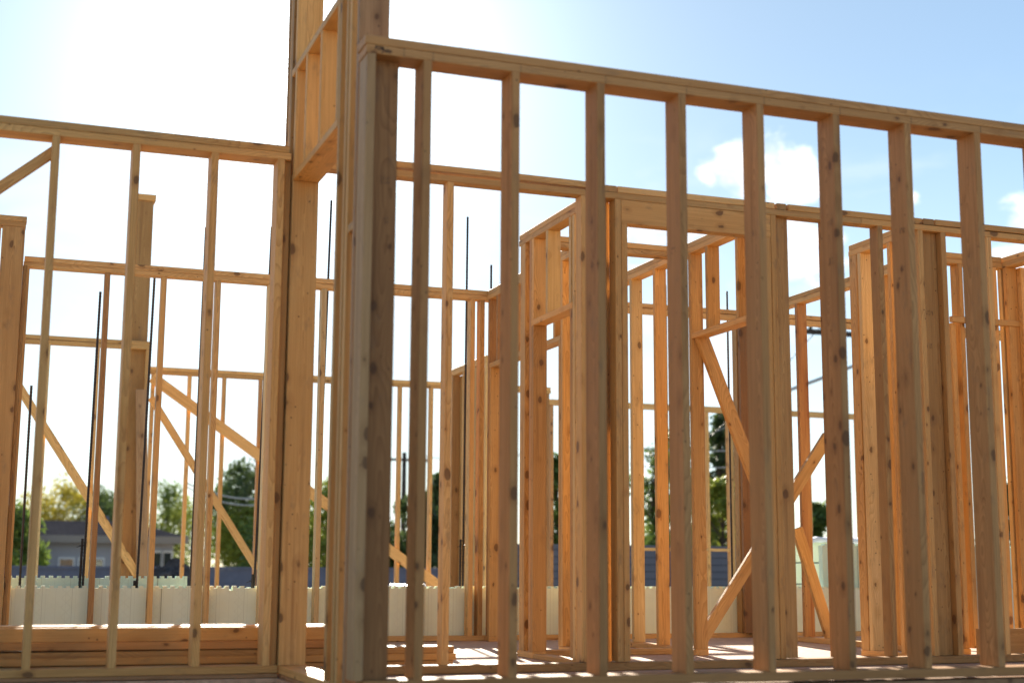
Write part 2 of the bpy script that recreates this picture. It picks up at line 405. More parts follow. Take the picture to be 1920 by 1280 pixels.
S = .038; D = .089
TOPP = 2.75
def studs_x(w, xs, y, z0=.040, z1=TOPP-.078, d=D, name='stud', mat=None):
    for x in xs: box(name, w, x-S, x, y, y+d, z0, z1, mat or random.choice((WOOD, WOOD, WOODY, WOODR, WOOD, WOODN)))
def studs_y(w, ys, x, z0=.040, z1=TOPP-.078, d=D, name='stud', mat=None):
    for y in ys: box(name, w, x, x+d, y, y+S, z0, z1, mat or random.choice((WOOD, WOOD, WOODY, WOODR, WOOD, WOODN)))
def plates_x(w, x0, x1, y, top=TOPP, d=D, bottom=True, m=(None, None), bx=None):
    box('top_plate', w, x0, x1, y, y+d, top-.0765, top-.0385, m[0]); box('top_plate', w, x0+.004, x1-.004, y-.001, y+d-.001, top-.038, top, m[1])
    if bottom: box('bottom_plate', w, *(bx or (x0, x1)), y, y+d, .001, .039)
def plates_y(w, y0, y1, x, top=TOPP, d=D, bottom=True, by=None):
    box('top_plate', w, x, x+d, y0, y1, top-.0765, top-.0385); box('top_plate', w, x+.001, x+d+.001, y0+.004, y1-.004, top-.038, top)
    if bottom:
        for (a, b_) in (by or [(y0, y1)]): box('bottom_plate', w, x, x+d, a, b_, .001, .039)

# ------------------------------------------------------------------ ground, deck
def sheet(name, pts, mat, z):
    me = bpy.data.meshes.new(name); me.from_pydata([(x, y, z) for x, y in pts], [], [tuple(range(len(pts)))]); me.update()
    return tag(link(name, me, mat), kind='structure')
def ground_mat():
    m, k, b = new_mat('ground_dirt_and_grass')
    tc = k.new('ShaderNodeTexCoord'); P = tc.outputs['Object']
    n = k.noise(P, .06, 6, .6); n2 = k.noise(P, 1.7, 6, .7)
    c = k.mix(k.maprange(n, .42, .58), c4(.34, .25, .165), c4(.27, .20, .12))
    c = k.mix(k.maprange(n2, .4, .75, 0, .6), c, c4(.22, .165, .11))
    k.l.new(c, b.inputs['Base Color']); b.inputs['Roughness'].default_value = .95
    return m
sheet('ground', [(-900, -900), (900, -900), (900, 1400), (-900, 1400)], ground_mat(), -1.05)
def deck():
    bm = bmesh.new()
    pts = [(1.43, 5.575), (10.5, 5.575), (10.5, 10.70), (-4.5, 10.70), (-4.5, 7.30), (1.43, 7.30)]
    vs = [bm.verts.new((x, y, 0)) for x, y in pts]; f = bm.faces.new(vs)
    r = bmesh.ops.extrude_face_region(bm, geom=[f]); bmesh.ops.translate(bm, vec=(0, 0, -.022), verts=[g for g in r['geom'] if isinstance(g, bmesh.types.BMVert)])
    bmesh.ops.recalc_face_normals(bm, faces=bm.faces[:])
    me = bpy.data.meshes.new('floor_deck'); bm.to_mesh(me); bm.free()
    return tag(link('floor_deck', me, DECK), kind='structure')
deck()
rim = thing('floor_frame', 'dark rim joists under the edge of the floor deck', 'floor frame', (3, 5.6, -.3))
box('rim_joist', rim, 1.475, 10.5, 5.58, 5.618, -.30, -.024, WOODT); box('rim_joist', rim, -4.5, 1.435, 7.305, 7.343, -.30, -.024, WOODT)
box('rim_joist', rim, 1.436, 1.474, 5.58, 7.30, -.30, -.024, WOODT)
plain('foundation', rim, [(1.46, 10.5, 5.62, 5.80, -1.05, -.302), (-4.5, 1.62, 7.345, 7.5, -1.05, -.302), (1.46, 1.62, 5.801, 7.344, -1.05, -.302)], simple_mat('concrete', (.33, .32, .30), .9, .2, 5, .12, .3))

# ------------------------------------------------------------------ near wall (2x4, 16 inch centres)
wn = thing('framed_wall', 'nearest stud wall, its long top plate sloping across the upper right of the photo', 'framed wall', (1.40, 5.595, 0))
YN = 5.595; J = .14
box('sill_plate', wn, 1.45, 7.4, YN+.006, YN+.145, .001, .057, WOODT)
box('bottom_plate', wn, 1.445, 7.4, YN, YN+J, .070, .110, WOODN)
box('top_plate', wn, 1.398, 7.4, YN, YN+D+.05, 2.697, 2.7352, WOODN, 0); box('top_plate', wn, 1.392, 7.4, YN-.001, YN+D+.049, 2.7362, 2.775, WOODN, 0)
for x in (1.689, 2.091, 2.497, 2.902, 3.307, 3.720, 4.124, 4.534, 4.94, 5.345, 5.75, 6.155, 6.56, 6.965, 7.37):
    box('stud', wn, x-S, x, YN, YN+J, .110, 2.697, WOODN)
box('end_stud', wn, 1.403, 1.441, YN+.002, YN+.135, .110, 2.697, WOODG)
box('backing_stud', wn, 1.4415, 1.562, YN+.075, YN+.113, .110, 2.697, WOODB)
for x in (1.562, 1.691, 2.093, 2.499, 2.904, 3.309, 3.722, 4.126, 4.536, 4.942): plain('layout_mark', wn, [(x, x+.0016, YN-.0011, YN-.0003, 2.698, 2.7345)], simple_mat('pencil_lead', (.12, .09, .07)) if 'pencil_lead' not in bpy.data.materials else bpy.data.materials['pencil_lead'])
# pencil note on the plate end, written by the framers
def note(parent, text, origin, size, tilt):
    cu = bpy.data.curves.new('note', 'FONT'); cu.body = text; cu.size = size; cu.shear = .25; cu.extrude = .0004; cu.offset = .0006
    tmp = bpy.data.objects.new('tmp', cu); col.objects.link(tmp)
    dg = bpy.context.evaluated_depsgraph_get(); me = bpy.data.meshes.new_from_object(tmp.evaluated_get(dg))
    bpy.data.objects.remove(tmp); bpy.data.curves.remove(cu)
    return link('handwriting', me, INK, parent, Matrix.Translation(origin) @ Matrix.Rotation(tilt, 4, 'Y') @ Matrix.Rotation(math.pi/2, 4, 'X'))
note(wn, 'FOR', (1.432, YN-.0012, 2.715), .021, .03); note(wn, 'John', (1.466, YN-.0012, 2.707), .023, .02)

# ------------------------------------------------------------------ left wall
YL = 7.32
wl = thing('framed_wall', 'stud wall at the left of the photo with three wide bays open to the white sky', 'framed wall', (0, YL, 0))
box('sill_plate', wl, -3.2, 1.44, YL+.004, YL+.14, .001, .022, WOODT)
box('bottom_plate', wl, -3.2, 1.44, YL, YL+J, .024, .062)
box('top_plate', wl, -3.2, 1.43, YL, YL+J, 2.700, 2.7375, WOOD, 0); box('top_plate', wl, -3.2, 1.42, YL-.001, YL+J, 2.7385, 2.777, WOOD, 0)
for x in (.251, .648, 1.049, 1.398, -.15, -.555, -.96, -1.365, -1.77): box('stud', wl, x-S, x, YL, YL+J, .062, 2.700, WOOD)
box('end_stud', wl, 1.400, 1.438, YL+.03, YL+.12, .062, 2.700, WOODR)
a = onY(103, 283, YL+.11); b_ = onY(-60, 392, YL+.11)
beam('brace', wl, a, b_, .052, .036, Vector((0, -1, 0)))

# ------------------------------------------------------------------ tall jog wall (2x6) with a high opening
XJ = 1.443; J = .14
wj = thing('framed_wall', 'tall thick framed opening in front of the sun, rising out of the top of the photo', 'framed wall', (XJ, 6.6, 0))
box('bottom_plate', wj, XJ, XJ+J, 5.745, 7.315, .023, .062); box('sill_plate', wj, XJ+.004, XJ+J-.004, 5.745, 7.30, .001, .021, WOODT)
for (y0, y1, zz, mm) in ((7.318, 7.355, 2.589, WOOD), (7.357, 7.394, 2.589, WOOD), (7.43, 7.468, 4.2, WOODR), (7.47, 7.508, 4.2, WOOD), (7.545, 7.583, 4.2, WOODR)):
    box('post_stud', wj, XJ, XJ+J, y0, y1, .063, zz, mm)
for (y0, y1) in ((5.916, 5.954), (6.058, 6.096), (6.128, 6.166), (6.263, 6.301)):
    box('post_stud', wj, XJ, XJ+J, y0, y1, .063, 4.2, WOODT if y0 < 6 else WOOD)
box('post_stud', wj, XJ, XJ+J, 7.318, 7.356, 3.241, 4.2)
box('header', wj, XJ-.001, XJ+J+.001, 6.302, 7.428, 2.590, 2.628); box('sill', wj, XJ-.001, XJ+J+.001, 6.302, 7.428, 3.200, 3.240)
for y in (7.30, 7.03, 6.684, 6.31): box('cripple_stud', wj, XJ, XJ+J, y, y+S, 2.629, 3.199)
box('blocking', wj, XJ+.002, XJ+.09, 5.955, 6.057, 2.02, 2.058)
box('top_plate', wj, XJ, XJ+J, 5.9, 7.6, 4.201, 4.239); box('top_plate', wj, XJ, XJ+J, 5.9, 7.6, 4.240, 4.278)

# ------------------------------------------------------------------ second wall, behind the near one
Y2 = 7.32
w2 = thing('framed_wall', 'second stud wall, just behind the nearest one, holding the solid door header', 'framed wall', (3.0, Y2, 0))
box('bottom_plate', w2, 1.60, 8.2, Y2, Y2+D, .003, .047, WOODR)
box('top_plate', w2, 1.59, 5.0, Y2, Y2+D, 2.672, 2.709, None, 0); box('top_plate', w2, 5.002, 8.2, Y2, Y2+D, 2.672, 2.709, None, 0)
box('top_plate', w2, 1.59, 3.236, Y2-.002, Y2+D, 2.7195, 2.7565, WOOD, .004); box('top_plate', w2, 3.346, 4.383, Y2-.002, Y2+D, 2.7100, 2.748, WOOD, 0)
box('top_plate', w2, 4.482, 5.448, Y2-.002, Y2+D, 2.7100, 2.748, WOOD, 0); box('top_plate', w2, 5.552, 8.2, Y2-.002, Y2+D, 2.7130, 2.751, WOODR, .003)
studs_x(w2, (1.93, 2.347, 2.72), Y2, .048, 2.671)
studs_x(w2, (3.152,), Y2, .048, 2.671); box('backing_stud', w2, 3.154, 3.292, Y2+.050, Y2+.088, .048, 2.671, WOODR)
box('king_stud', w2, 3.327, 3.365, Y2, Y2+D, .048, 2.671); box('trimmer_stud', w2, 3.367, 3.405, Y2+.001, Y2+D, .048, 2.529)
box('header', w2, 3.367, 4.354, Y2+.002, Y2+.040, 2.530, 2.671); box('header', w2, 3.367, 4.354, Y2+.042, Y2+.080, 2.530, 2.671)
box('trimmer_stud', w2, 4.316, 4.354, Y2+.001, Y2+D, .048, 2.529); box('king_stud', w2, 4.356, 4.394, Y2, Y2+D, .048, 2.671)
box('backing_stud', w2, 4.396, 4.498, Y2+.045, Y2+.083, .048, 2.671, WOODR)
studs_x(w2, (4.78, 5.154), Y2, .048, 2.671); box('stud', w2, 5.414, 5.452, Y2, Y2+D, .048, 2.671)
box('backing_stud', w2, 5.454, 5.586, Y2+.048, Y2+.086, .048, 2.671, WOODR); box('stud', w2, 5.588, 5.626, Y2, Y2+D, .048, 2.671, WOODR)
studs_x(w2, (5.977, 6.38, 6.78, 7.2, 7.6, 8.0), Y2, .048, 2.671)

# smudged mill stamps on a few faces, too worn to read
def stamp(parent, p, face, seed):
    rn = random.Random(seed); bx = []
    for row in range(2):
        for i in range(4):
            if rn.random() < .25: continue
            u = -.018+.011*i+rn.uniform(-.002, .002); v = .010-.017*row; w, h = (.0075, .002) if rn.random() < .5 else (.002, .011)
            du = rn.uniform(-.002, .002)
            if face == 'x': bx.append((p.x-.0009, p.x-.0002, p.y-u-w/2, p.y-u+w/2, p.z+v+du-h/2, p.z+v+du+h/2))
            else: bx.append((p.x+u-w/2, p.x+u+w/2, p.y-.0009, p.y-.0002, p.z+v+du-h/2, p.z+v+du+h/2))
            if rn.random() < .6:
                q = bx[-1]; bx.append((q[0], q[1], q[2], q[3], q[4]+.006, q[5]+.006))
    plain('mill_stamp', parent, bx, INKF)
INKF = simple_mat('faded_ink', (.13, .09, .07), .8)
for i, (px, py, xs) in enumerate(((1692, 433, 4.086), (1693, 504, 4.086), (1556, 419, 3.682), (1558, 491, 3.682), (1409, 440, 3.269), (1263, 470, 2.864))):
    stamp(wn, onX(px, py, xs-.004), 'x', i)
for i, (px, py) in enumerate(((722, 340), (720, 415))): stamp(wn, onY(px, py, YN+.071), 'y', 20+i)
for i, (px, py) in enumerate(((1745, 588), (1743, 650))): stamp(w2, onY(px, py, Y2+.044), 'y', 30+i)

# ------------------------------------------------------------------ closet walls beyond
y0 = Y2+D+.002
w3 = thing('framed_wall', 'short cross wall with a narrow door opening, left of the solid door header', 'framed wall', (3.25, 8.0, 0))
plates_y(w3, y0, 8.70, 3.25, by=[(y0, 7.79), (8.43, 8.70)]); box('top_plate', w3, 3.252, 3.338, Y2+.002, y0, 2.711, 2.7485, WOODR)
box('bottom_plate', w3, 3.25, 3.339, 7.795, 8.425, .001, .030)
studs_y(w3, (7.745, 8.470), 3.25, name='king_stud'); studs_y(w3, (7.785, 8.430), 3.25, z1=2.099, name='trimmer_stud')
box('header', w3, 3.249, 3.340, 7.785, 8.468, 2.100, 2.138)
studs_y(w3, (7.800, 8.182, 8.43), 3.25, z0=2.139, name='cripple_stud'); studs_y(w3, (7.43,), 3.25)
box('corner_stud', w3, 3.25, 3.288, 8.585, 8.674, .040, 2.672); box('corner_stud', w3, 3.292, 3.33, 8.560, 8.598, .040, 2.672, WOODR)

w6 = thing('framed_wall', 'closet back wall seen through the opening under the solid door header', 'framed wall', (3.9, 8.62, 0))
plates_x(w6, 3.345, 4.396, 8.62)
studs_x(w6, (3.42, 4.39), 8.622)

w4 = thing('framed_wall', 'cross wall with a door opening meeting the back wall at the inside corner', 'framed wall', (3.685, 9.6, 0))
plates_y(w4, 8.715, 10.598, 3.685, by=[(8.715, 9.07), (10.49, 10.598)])
studs_y(w4, (10.53, 9.0, 8.75), 3.685); studs_y(w4, (10.49, 9.04), 3.685, z1=2.116, name='trimmer_stud')
box('header', w4, 3.684, 3.775, 9.04, 10.528, 2.117, 2.155); studs_y(w4, (10.335, 9.94, 9.54, 9.14), 3.685, z0=2.156, name='cripple_stud')

w7 = thing('framed_wall', 'long cross wall running back from the right end of the solid door header', 'framed wall', (4.4, 9.0, 0))
plates_y(w7, y0, 10.60, 4.4, by=[(y0, 7.70), (8.45, 10.60)]); box('top_plate', w7, 4.401, 4.466, Y2+.002, y0, 2.711, 2.7485, WOODR)
studs_y(w7, (8.452, 9.003, 9.400, 9.80, 10.2, 10.55, 7.66), 4.4)
box('header', w7, 4.399, 4.490, 7.66+S, 8.451, 2.085, 2.123); studs_y(w7, (7.806, 8.211), 4.4, z0=2.124, name='cripple_stud')

w5p = thing('framed_wall', 'short cross wall ending in a doubled stud, near the middle of the right half', 'framed wall', (5.46, 7.8, 0))
plates_y(w5p, y0, 8.16, 5.46); box('top_plate', w5p, 5.461, 5.54, Y2+.002, y0, 2.713, 2.7505, WOODR)
box('end_stud', w5p, 5.46, 5.498, 8.070, 8.158, .040, 2.672); studs_y(w5p, (8.022, 7.683, 7.43), 5.46)

w6p = thing('framed_wall', 'cross wall in the right rear, joining the back wall', 'framed wall', (6.05, 9.5, 0))
plates_y(w6p, 8.3, 10.60, 6.05); studs_y(w6p, (8.32, 8.61, 9.0, 9.4, 10.2, 10.54), 6.05); studs_y(w6p, (9.792,), 6.05, mat=WOODS)

wr = thing('framed_wall', 'stud wall with a flat door header at the far right edge of the photo', 'framed wall', (6.4, 8.07, 0))
plates_x(wr, 6.145, 6.67, 8.07, bx=(6.145, 6.26)); studs_x(wr, (6.33, 6.62), 8.07, name='king_stud')
box('trimmer_stud', wr, 6.215, 6.253, 8.069, 8.158, .04, 2.250)
box('header', wr, 6.20, 7.4, 8.03, 8.068, 2.251, 2.292)
ry = thing('framed_wall', 'cross wall rising towards the viewer at the far right edge of the photo', 'framed wall', (6.68, 7.8, 0))
plates_y(ry, y0, 8.16, 6.68); studs_y(ry, (8.10, 8.04, 7.6), 6.68); box('corner_stud', ry, 6.772, 6.81, 8.00, 8.089, .04, 2.672)
tag(box('plank', None, 6.17, 7.6, 7.86, 7.898, .0015, .178, WOODR), 'reddish plank standing on edge on the deck at the far right', 'plank')

# ------------------------------------------------------------------ back wall
Y5 = 10.60
w5 = thing('framed_wall', 'back outer stud wall standing just inside the pale foam forms', 'framed wall', (3.0, Y5, 0))
plates_x(w5, .162, 3.78, Y5); plates_x(w5, 3.785, 10.2, Y5+.02)
studs_x(w5, (.205, .766, 1.172, 1.571, 1.966, 2.381, 2.78, 3.18, 3.588, 3.669), Y5)
box('backing_stud', w5, 5.955, 6.045, 10.56, 10.598, .04, 2.672, WOODB); box('king_stud', w5, 5.957, 5.995, 10.621, 10.70, .04, 2.672, WOODR)
studs_x(w5, (4.1, 4.68, 6.05, 6.19, 7.0, 7.42, 7.83, 8.25, 8.66, 9.07), Y5+.02)
lp = thing('timber_post', 'wide built up post cut off by the left edge of the photo', 'post', (0, 10.5, 0))
box('post_plank', lp, .003, .157, 10.50, 10.538, .001, 2.936, WOODR); box('post_plank', lp, -.22, -.006, 10.502, 10.54, .001, 2.936, WOODR)
box('post_stud', lp, .118, .156, 10.54, 10.597, .001, 2.936); box('post_stud', lp, .158, .186, 10.54, 10.597, .04, 2.67, WOODR)
box('cap_plate', lp, -.22, .160, 10.498, 10.597, 2.937, 2.974, WOODR); box('cap_plate', lp, -.22, .164, 10.497, 10.597, 2.975, 3.015)

# ------------------------------------------------------------------ foam forms and rebars
def toothed(name, parent, x0, x1, y0, y1, z0, z1, mat, pitch=.056, th=.016):
    pts = [(x0, z0), (x1, z0)]; x = x1; up = True
    n = int((x1-x0)/pitch*2); prof = []
    for i in range(n+1):
        xx = x1-(x1-x0)*i/n
        j = random.uniform(-.003, .003)
        za = z1 if i % 2 == 0 else z1-th
        if random.random() < .05: za -= th
        nx = x1-(x1-x0)*min(n, i+1)/n
        prof += [(xx, za), (nx, za)] if i < n else []
    pts += prof
    bm = bmesh.new(); cx = (x0+x1)/2
    m = []
    for yy in (y0, y1): m.append([bm.verts.new((x, yy, z)) for x, z in pts])
    f0 = bm.faces.new(m[0]); f1 = bm.faces.new(list(reversed(m[1])))
    for i in range(len(pts)):
        j = (i+1) % len(pts)
        try: bm.faces.new((m[0][j], m[0][i], m[1][i], m[1][j]))
        except ValueError: pass
    bmesh.ops.remove_doubles(bm, verts=bm.verts[:], dist=1e-5)
    bmesh.ops.triangulate(bm, faces=[f for f in bm.faces if len(f.verts) > 4]); bmesh.ops.recalc_face_normals(bm, faces=bm.faces[:])
    me = bpy.data.meshes.new(name); bm.to_mesh(me); bm.free()
    return link(name, me, mat, parent)
icf = thing('foam_form_wall', 'pale foam block wall with toothed top behind the back stud wall', 'foam wall', (3, 10.75, -1.05))
toothed('inner_panel', icf, -.6, 6.9, 10.72, 10.785, -1.05, .414, FOAM); toothed('inner_panel', icf, 6.902, 10.2, 10.72, 10.785, -1.05, .405, FOAM)
toothed('outer_panel', icf, -.6, 1.46, 10.985, 11.05, -1.05, .482, FOAMO); toothed('outer_panel', icf, 1.462, 6.98, 10.985, 11.05, -1.05, .402, FOAMO)
toothed('outer_panel', icf, 6.982, 10.2, 10.985, 11.05, -1.05, .785, FOAMO)
plain('concrete_core', icf, [(-.6, 10.2, 10.787, 10.983, -1.05, .10)], simple_mat('green_concrete', (.30, .30, .29), .9, .2, 6, .15, .4))

def rebar(x, y, ztop, lean, label, splice=None, z0=.06):
    t = thing('rebar', label, 'rebar', (x, y, z0), 'steel rebars standing in the foam wall')
    n = int((ztop-z0)/.012); pts = []; rr = []
    for i in range(n+1):
        s = i/n; pts.append((x+lean*s, y, z0+(ztop-z0)*s)); rr.append(.0098 if i % 2 else .0082)
    tube('bar', t, pts, rr, STEEL, 8)
    if splice:
        n = int((splice-z0)/.012)
        tube('splice_bar', t, [(x-.022+lean*i/n*.3, y+.004, z0+(splice-z0)*i/n) for i in range(n+1)], [.0105 if i % 2 else .009 for i in range(n+1)], STEEL, 8)
        zt = splice-.05
        tube('tie_wire', t, [(x-.037, y-.012, zt), (x+.012, y-.014, zt+.004), (x+.014, y+.012, zt+.008), (x-.055, y-.02, zt-.012)], .0025, STEEL, 5)
R = [(.27, 1.85, .0, 'black rebar farthest left, beside the wide post', None), (.70, 2.58, .02, 'black rebar beside the second stud, topping out below the back wall plate', .75),
     (1.08, 2.74, .03, 'black rebar right of the tall weathered post, ending under the back wall plate', .45), (1.47, 3.14, .01, 'black rebar mostly hidden behind the third near stud at left', None),
     (1.94, 3.19, .05, 'black rebar just left of the tall post in front of the sun', .5), (2.41, 3.45, .05, 'slightly bent black rebar framed in the tall opening', None),
     (2.86, 3.25, 0, 'black rebar hidden behind a near stud, right of the corner post', None), (3.60, 3.42, .01, 'long black rebar standing right at the inside corner of the back wall', .78),
     (3.82, 3.03, 0, 'short rebar tip showing right of the inside corner', None), (5.42, 2.98, 0, 'black rebar between two orange studs of the long cross wall', None), (6.02, 2.97, 0, 'rebar rising beside the pale far post under the diagonal brace', None)]
for (x, zt, ln, lb, sp) in R: rebar(x, 10.885, zt, ln, lb, sp)

# ------------------------------------------------------------------ lumber pile on the deck
G = 'boards stacked on the deck behind the left wall'
def pile(x0, x1, y0, z0, z1, mat, label, w=.185): tag(box('plank', None, x0, x1, y0, y0+w, z0, z1, mat), label, 'plank', G)
pile(-3.4, 2.47, 7.62, .0015, .0530, WOODR, 'thick front board flat on the deck under the whole lumber pile')
pile(-3.4, 2.40, 7.815, .0015, .0530, WOODR, 'thick rear board flat on the deck under the whole lumber pile')
pile(-3.5, 2.485, 7.615, .0545, .0910, WOOD, 'second board up in the lumber pile, its sawn end lit beyond a stud')
pile(-3.3, 2.475, 7.62, .0920, .1280, WOODR, 'board with the brightest sunlit end, third up in the lumber pile')
pile(-3.5, 1.97, 7.61, .1290, .1685, WOODN, 'pale board fourth up in the lumber pile, shorter than those below')
pile(-3.2, 2.02, 7.63, .1695, .2400, WOOD, 'narrow board on edge along the front top of the lumber pile', .038)
pile(-3.2, 1.90, 7.70, .1695, .2075, WOODR, 'flat board lying behind the top edge board of the lumber pile')
pile(-3.2, 1.95, 7.69, .2085, .2450, WOOD, 'uppermost flat board of the lumber pile, catching the sun')

# ------------------------------------------------------------------ loose braces
def brace(pa, pb, y, w, label, t=.038, mat=None, yb=None):
    a = onY(*pa, y); b2 = onY(*pb, yb or y)
    return tag(beam('diagonal_brace', None, a, b2, w, t, mat=mat), label, 'brace')
brace((28, 713), (258, 1078), 14.23, .080, 'thin diagonal brace at far left, falling in front of the house roof')
brace((283, 745), (482, 1066), 15.2, .075, 'steep thin brace right of the tall weathered post')
brace((285, 707), (830, 1103), 16.05, .118, 'long wide brace nailed across the far garage wall')
brace((1313, 625), (1478, 1057), 8.42, .089, 'orange brace falling right from the flat header of the long cross wall')
brace((1314, 1201), (1552, 818), 9.3, .089, 'brace with a sunlit upper edge leaning up to the right')
brace((1494, 990), (1560, 1203), 9.6, .089, 'short orange brace low behind the stained stud at right')

# ------------------------------------------------------------------ far framed walls
w10 = thing('framed_wall', 'far framed wall at the left, its plate ending against the tall post', 'framed wall', (0, 14.3, 0))
plates_x(w10, -2.5, 1.447, 14.3); studs_x(w10, (-.4, .06, .51, .971, 1.447), 14.3)
tp = thing('timber_post', 'tall built up post rising well above the walls at left, top sawn square', 'post', (1.34, 14.45, 0))
box('post_plank', tp, 1.262, 1.425, 14.392, 14.43, .001, 4.20, WOODR); box('post_plank', tp, 1.20, 1.238, 14.392, 14.55, .001, 3.9); box('post_plank', tp, 1.240, 1.260, 14.394, 14.55, .001, 4.15)
box('post_plank', tp, 1.262, 1.43, 14.432, 14.47, .001, 4.20); box('cap_block', tp, 1.24, 1.445, 14.37, 14.56, 4.201, 4.262)
tag(beam('weathered_plank', None, onY(265, 730, 14.24), onY(266, 1085, 14.20), .105, .038, mat=WOODT), 'grey weathered plank leaning on the tall post at left', 'plank')

w9 = thing('framed_wall', 'far garage wall of evenly spaced studs behind the left rooms', 'framed wall', (3, 16.1, 0))
plates_x(w9, 1.62, 5.6, 16.1); studs_x(w9, (1.70, 2.1, 2.487, 2.90, 3.31, 3.75, 4.15, 4.55, 4.935, 5.58), 16.1)
w11 = thing('framed_wall', 'far return wall with a sloping plate line beside the inside corner rebar', 'framed wall', (4.93, 15.3, 0))
plates_y(w11, 14.2, 15.42, 4.93, top=2.80); studs_y(w11, (15.38, 15.34, 14.95, 14.55, 14.2), 4.93, z1=2.72); plain('sheathing', w11, [(5.021, 5.033, 14.2, 15.42, .04, 2.72)], WOOD)
w9b = thing('framed_wall', 'narrow end of a far wall seen through the short cross wall doorway', 'framed wall', (6.3, 16.1, 0))
plates_x(w9b, 5.75, 6.44, 16.1); studs_x(w9b, (5.8, 6.37, 6.42), 16.1)
w12 = thing('framed_wall', 'farthest framed wall, a thin plate and pale studs against the trees', 'framed wall', (9, 17.2, 0))
box('top_plate', w12, 6.6, 12.8, 17.2, 17.289, 2.67, 2.745); box('bottom_plate', w12, 6.6, 12.8, 17.2, 17.289, .001, .039)
studs_x(w12, (6.917, 7.33, 8.10, 9.195, 9.573, 9.533, 10.79, 11.2, 11.6, 12.0, 12.4), 17.2, z1=2.669); box('window_sill', w12, 8.10, 9.494, 17.2, 17.289, .797, .835)
gd = plain('garage_slab', None, [(-2.6, 12.9, 11.06, 18.0, -.10, 0)], simple_mat('slab_concrete', (.36, .35, .33), .9, .2, 3, .15, .2)); tag(gd, kind='structure')

# foam blocks and sheeting
fb = thing('foam_block_stack', 'stack of spare foam blocks under grey sheeting at right rear', 'foam blocks', (7.9, 12.6, 0))
for i in range(4): plain('foam_block', fb, [(7.4+.02*(i % 2), 8.6+.02*(i % 2), 12.4, 12.9, .002+.21*i, .20+.21*i)], FOAM, .006)
def sheeting(name, x0, x1, y0, y1, z, drop, label):
    bm = bmesh.new(); nx, ny = 22, 12; g = []
    for i in range(nx+1):
        row = []
        for j in range(ny+1):
            u, v = i/nx, j/ny; e = min(u, 1-u, v, 1-v)*9
            row.append(bm.verts.new((x0+(x1-x0)*u, y0+(y1-y0)*v, z-(drop*(1-min(1, e))**1.5)+random.uniform(-.012, .02))))
        g.append(row)
    for i in range(nx):
        for j in range(ny): bm.faces.new((g[i][j], g[i+1][j], g[i+1][j+1], g[i][j+1]))
    me = bpy.data.meshes.new(name); bm.to_mesh(me); bm.free()
    for p in me.polygons: p.use_smooth = True
    o = link(name, me, PLASTIC); md = o.modifiers.new('thick', 'SOLIDIFY'); md.thickness = .004
    return tag(o, label, 'sheeting')
sheeting('plastic_sheet', 7.30, 8.74, 12.32, 12.98, .875, .06, 'white plastic sheet over the spare foam blocks at right')
sheeting('plastic_sheet', 3.28, 3.72, 12.0, 12.5, .40, .12, 'crumpled white sheet just above the foam teeth near the middle')
fb2 = thing('foam_block_stack', 'low foam block under the crumpled white sheet near the middle', 'foam blocks', (3.5, 12.25, 0))
for i in range(2): plain('foam_block', fb2, [(3.3, 3.7, 12.05, 12.45, i*.185+.002, .183+.185*i)], FOAM, .006)

# ------------------------------------------------------------------ block wall, fence, house
bw = thing('block_wall', 'long low grey boundary wall in front of the house', 'wall', (2, 30, -1.05))
plain('wall_panel', bw, [(-14, 12.5, 30, 30.2, -1.05, .50)], BLOCKW); plain('wall_cap', bw, [(-14, 12.5, 29.97, 30.23, .501, .56)], BLOCKW)
sf = thing('slat_fence', 'dark horizontal slat fence beyond the right rooms', 'fence', (15, 26, -1.05))
plain('slat_panel', sf, [(9.5, 26, 26, 26.05, -1.0, 1.03)], SLAT)
for x in (9.5, 12, 14.5, 17, 19.5, 22, 24.5): plain('post', sf, [(x, x+.1, 26.051, 26.15, -1.05, 1.06)], SLAT)
def mound(x, y, rx, ry_, h, label):
    bm = bmesh.new(); n = 26; g = []
    for i in range(n+1):
        row = []
        for j in range(n+1):
            u, v = i/n*2-1, j/n*2-1; r = min(1, math.hypot(u, v))
            row.append(bm.verts.new((x+u*rx, y+v*ry_, -1.06+h*(1-r*r)**1.2*(.92+.16*random.random()))))
        g.append(row)
    for i in range(n):
        for j in range(n): bm.faces.new((g[i][j], g[i+1][j], g[i+1][j+1], g[i][j+1]))
    me = bpy.data.meshes.new('gravel_mound'); bm.to_mesh(me); bm.free()
    return tag(link('gravel_mound', me, GRAVEL), label, 'mound')
mound(3.35, 27, 1.35, 1.6, 1.66, 'dark gravel mound in front of the house windows')

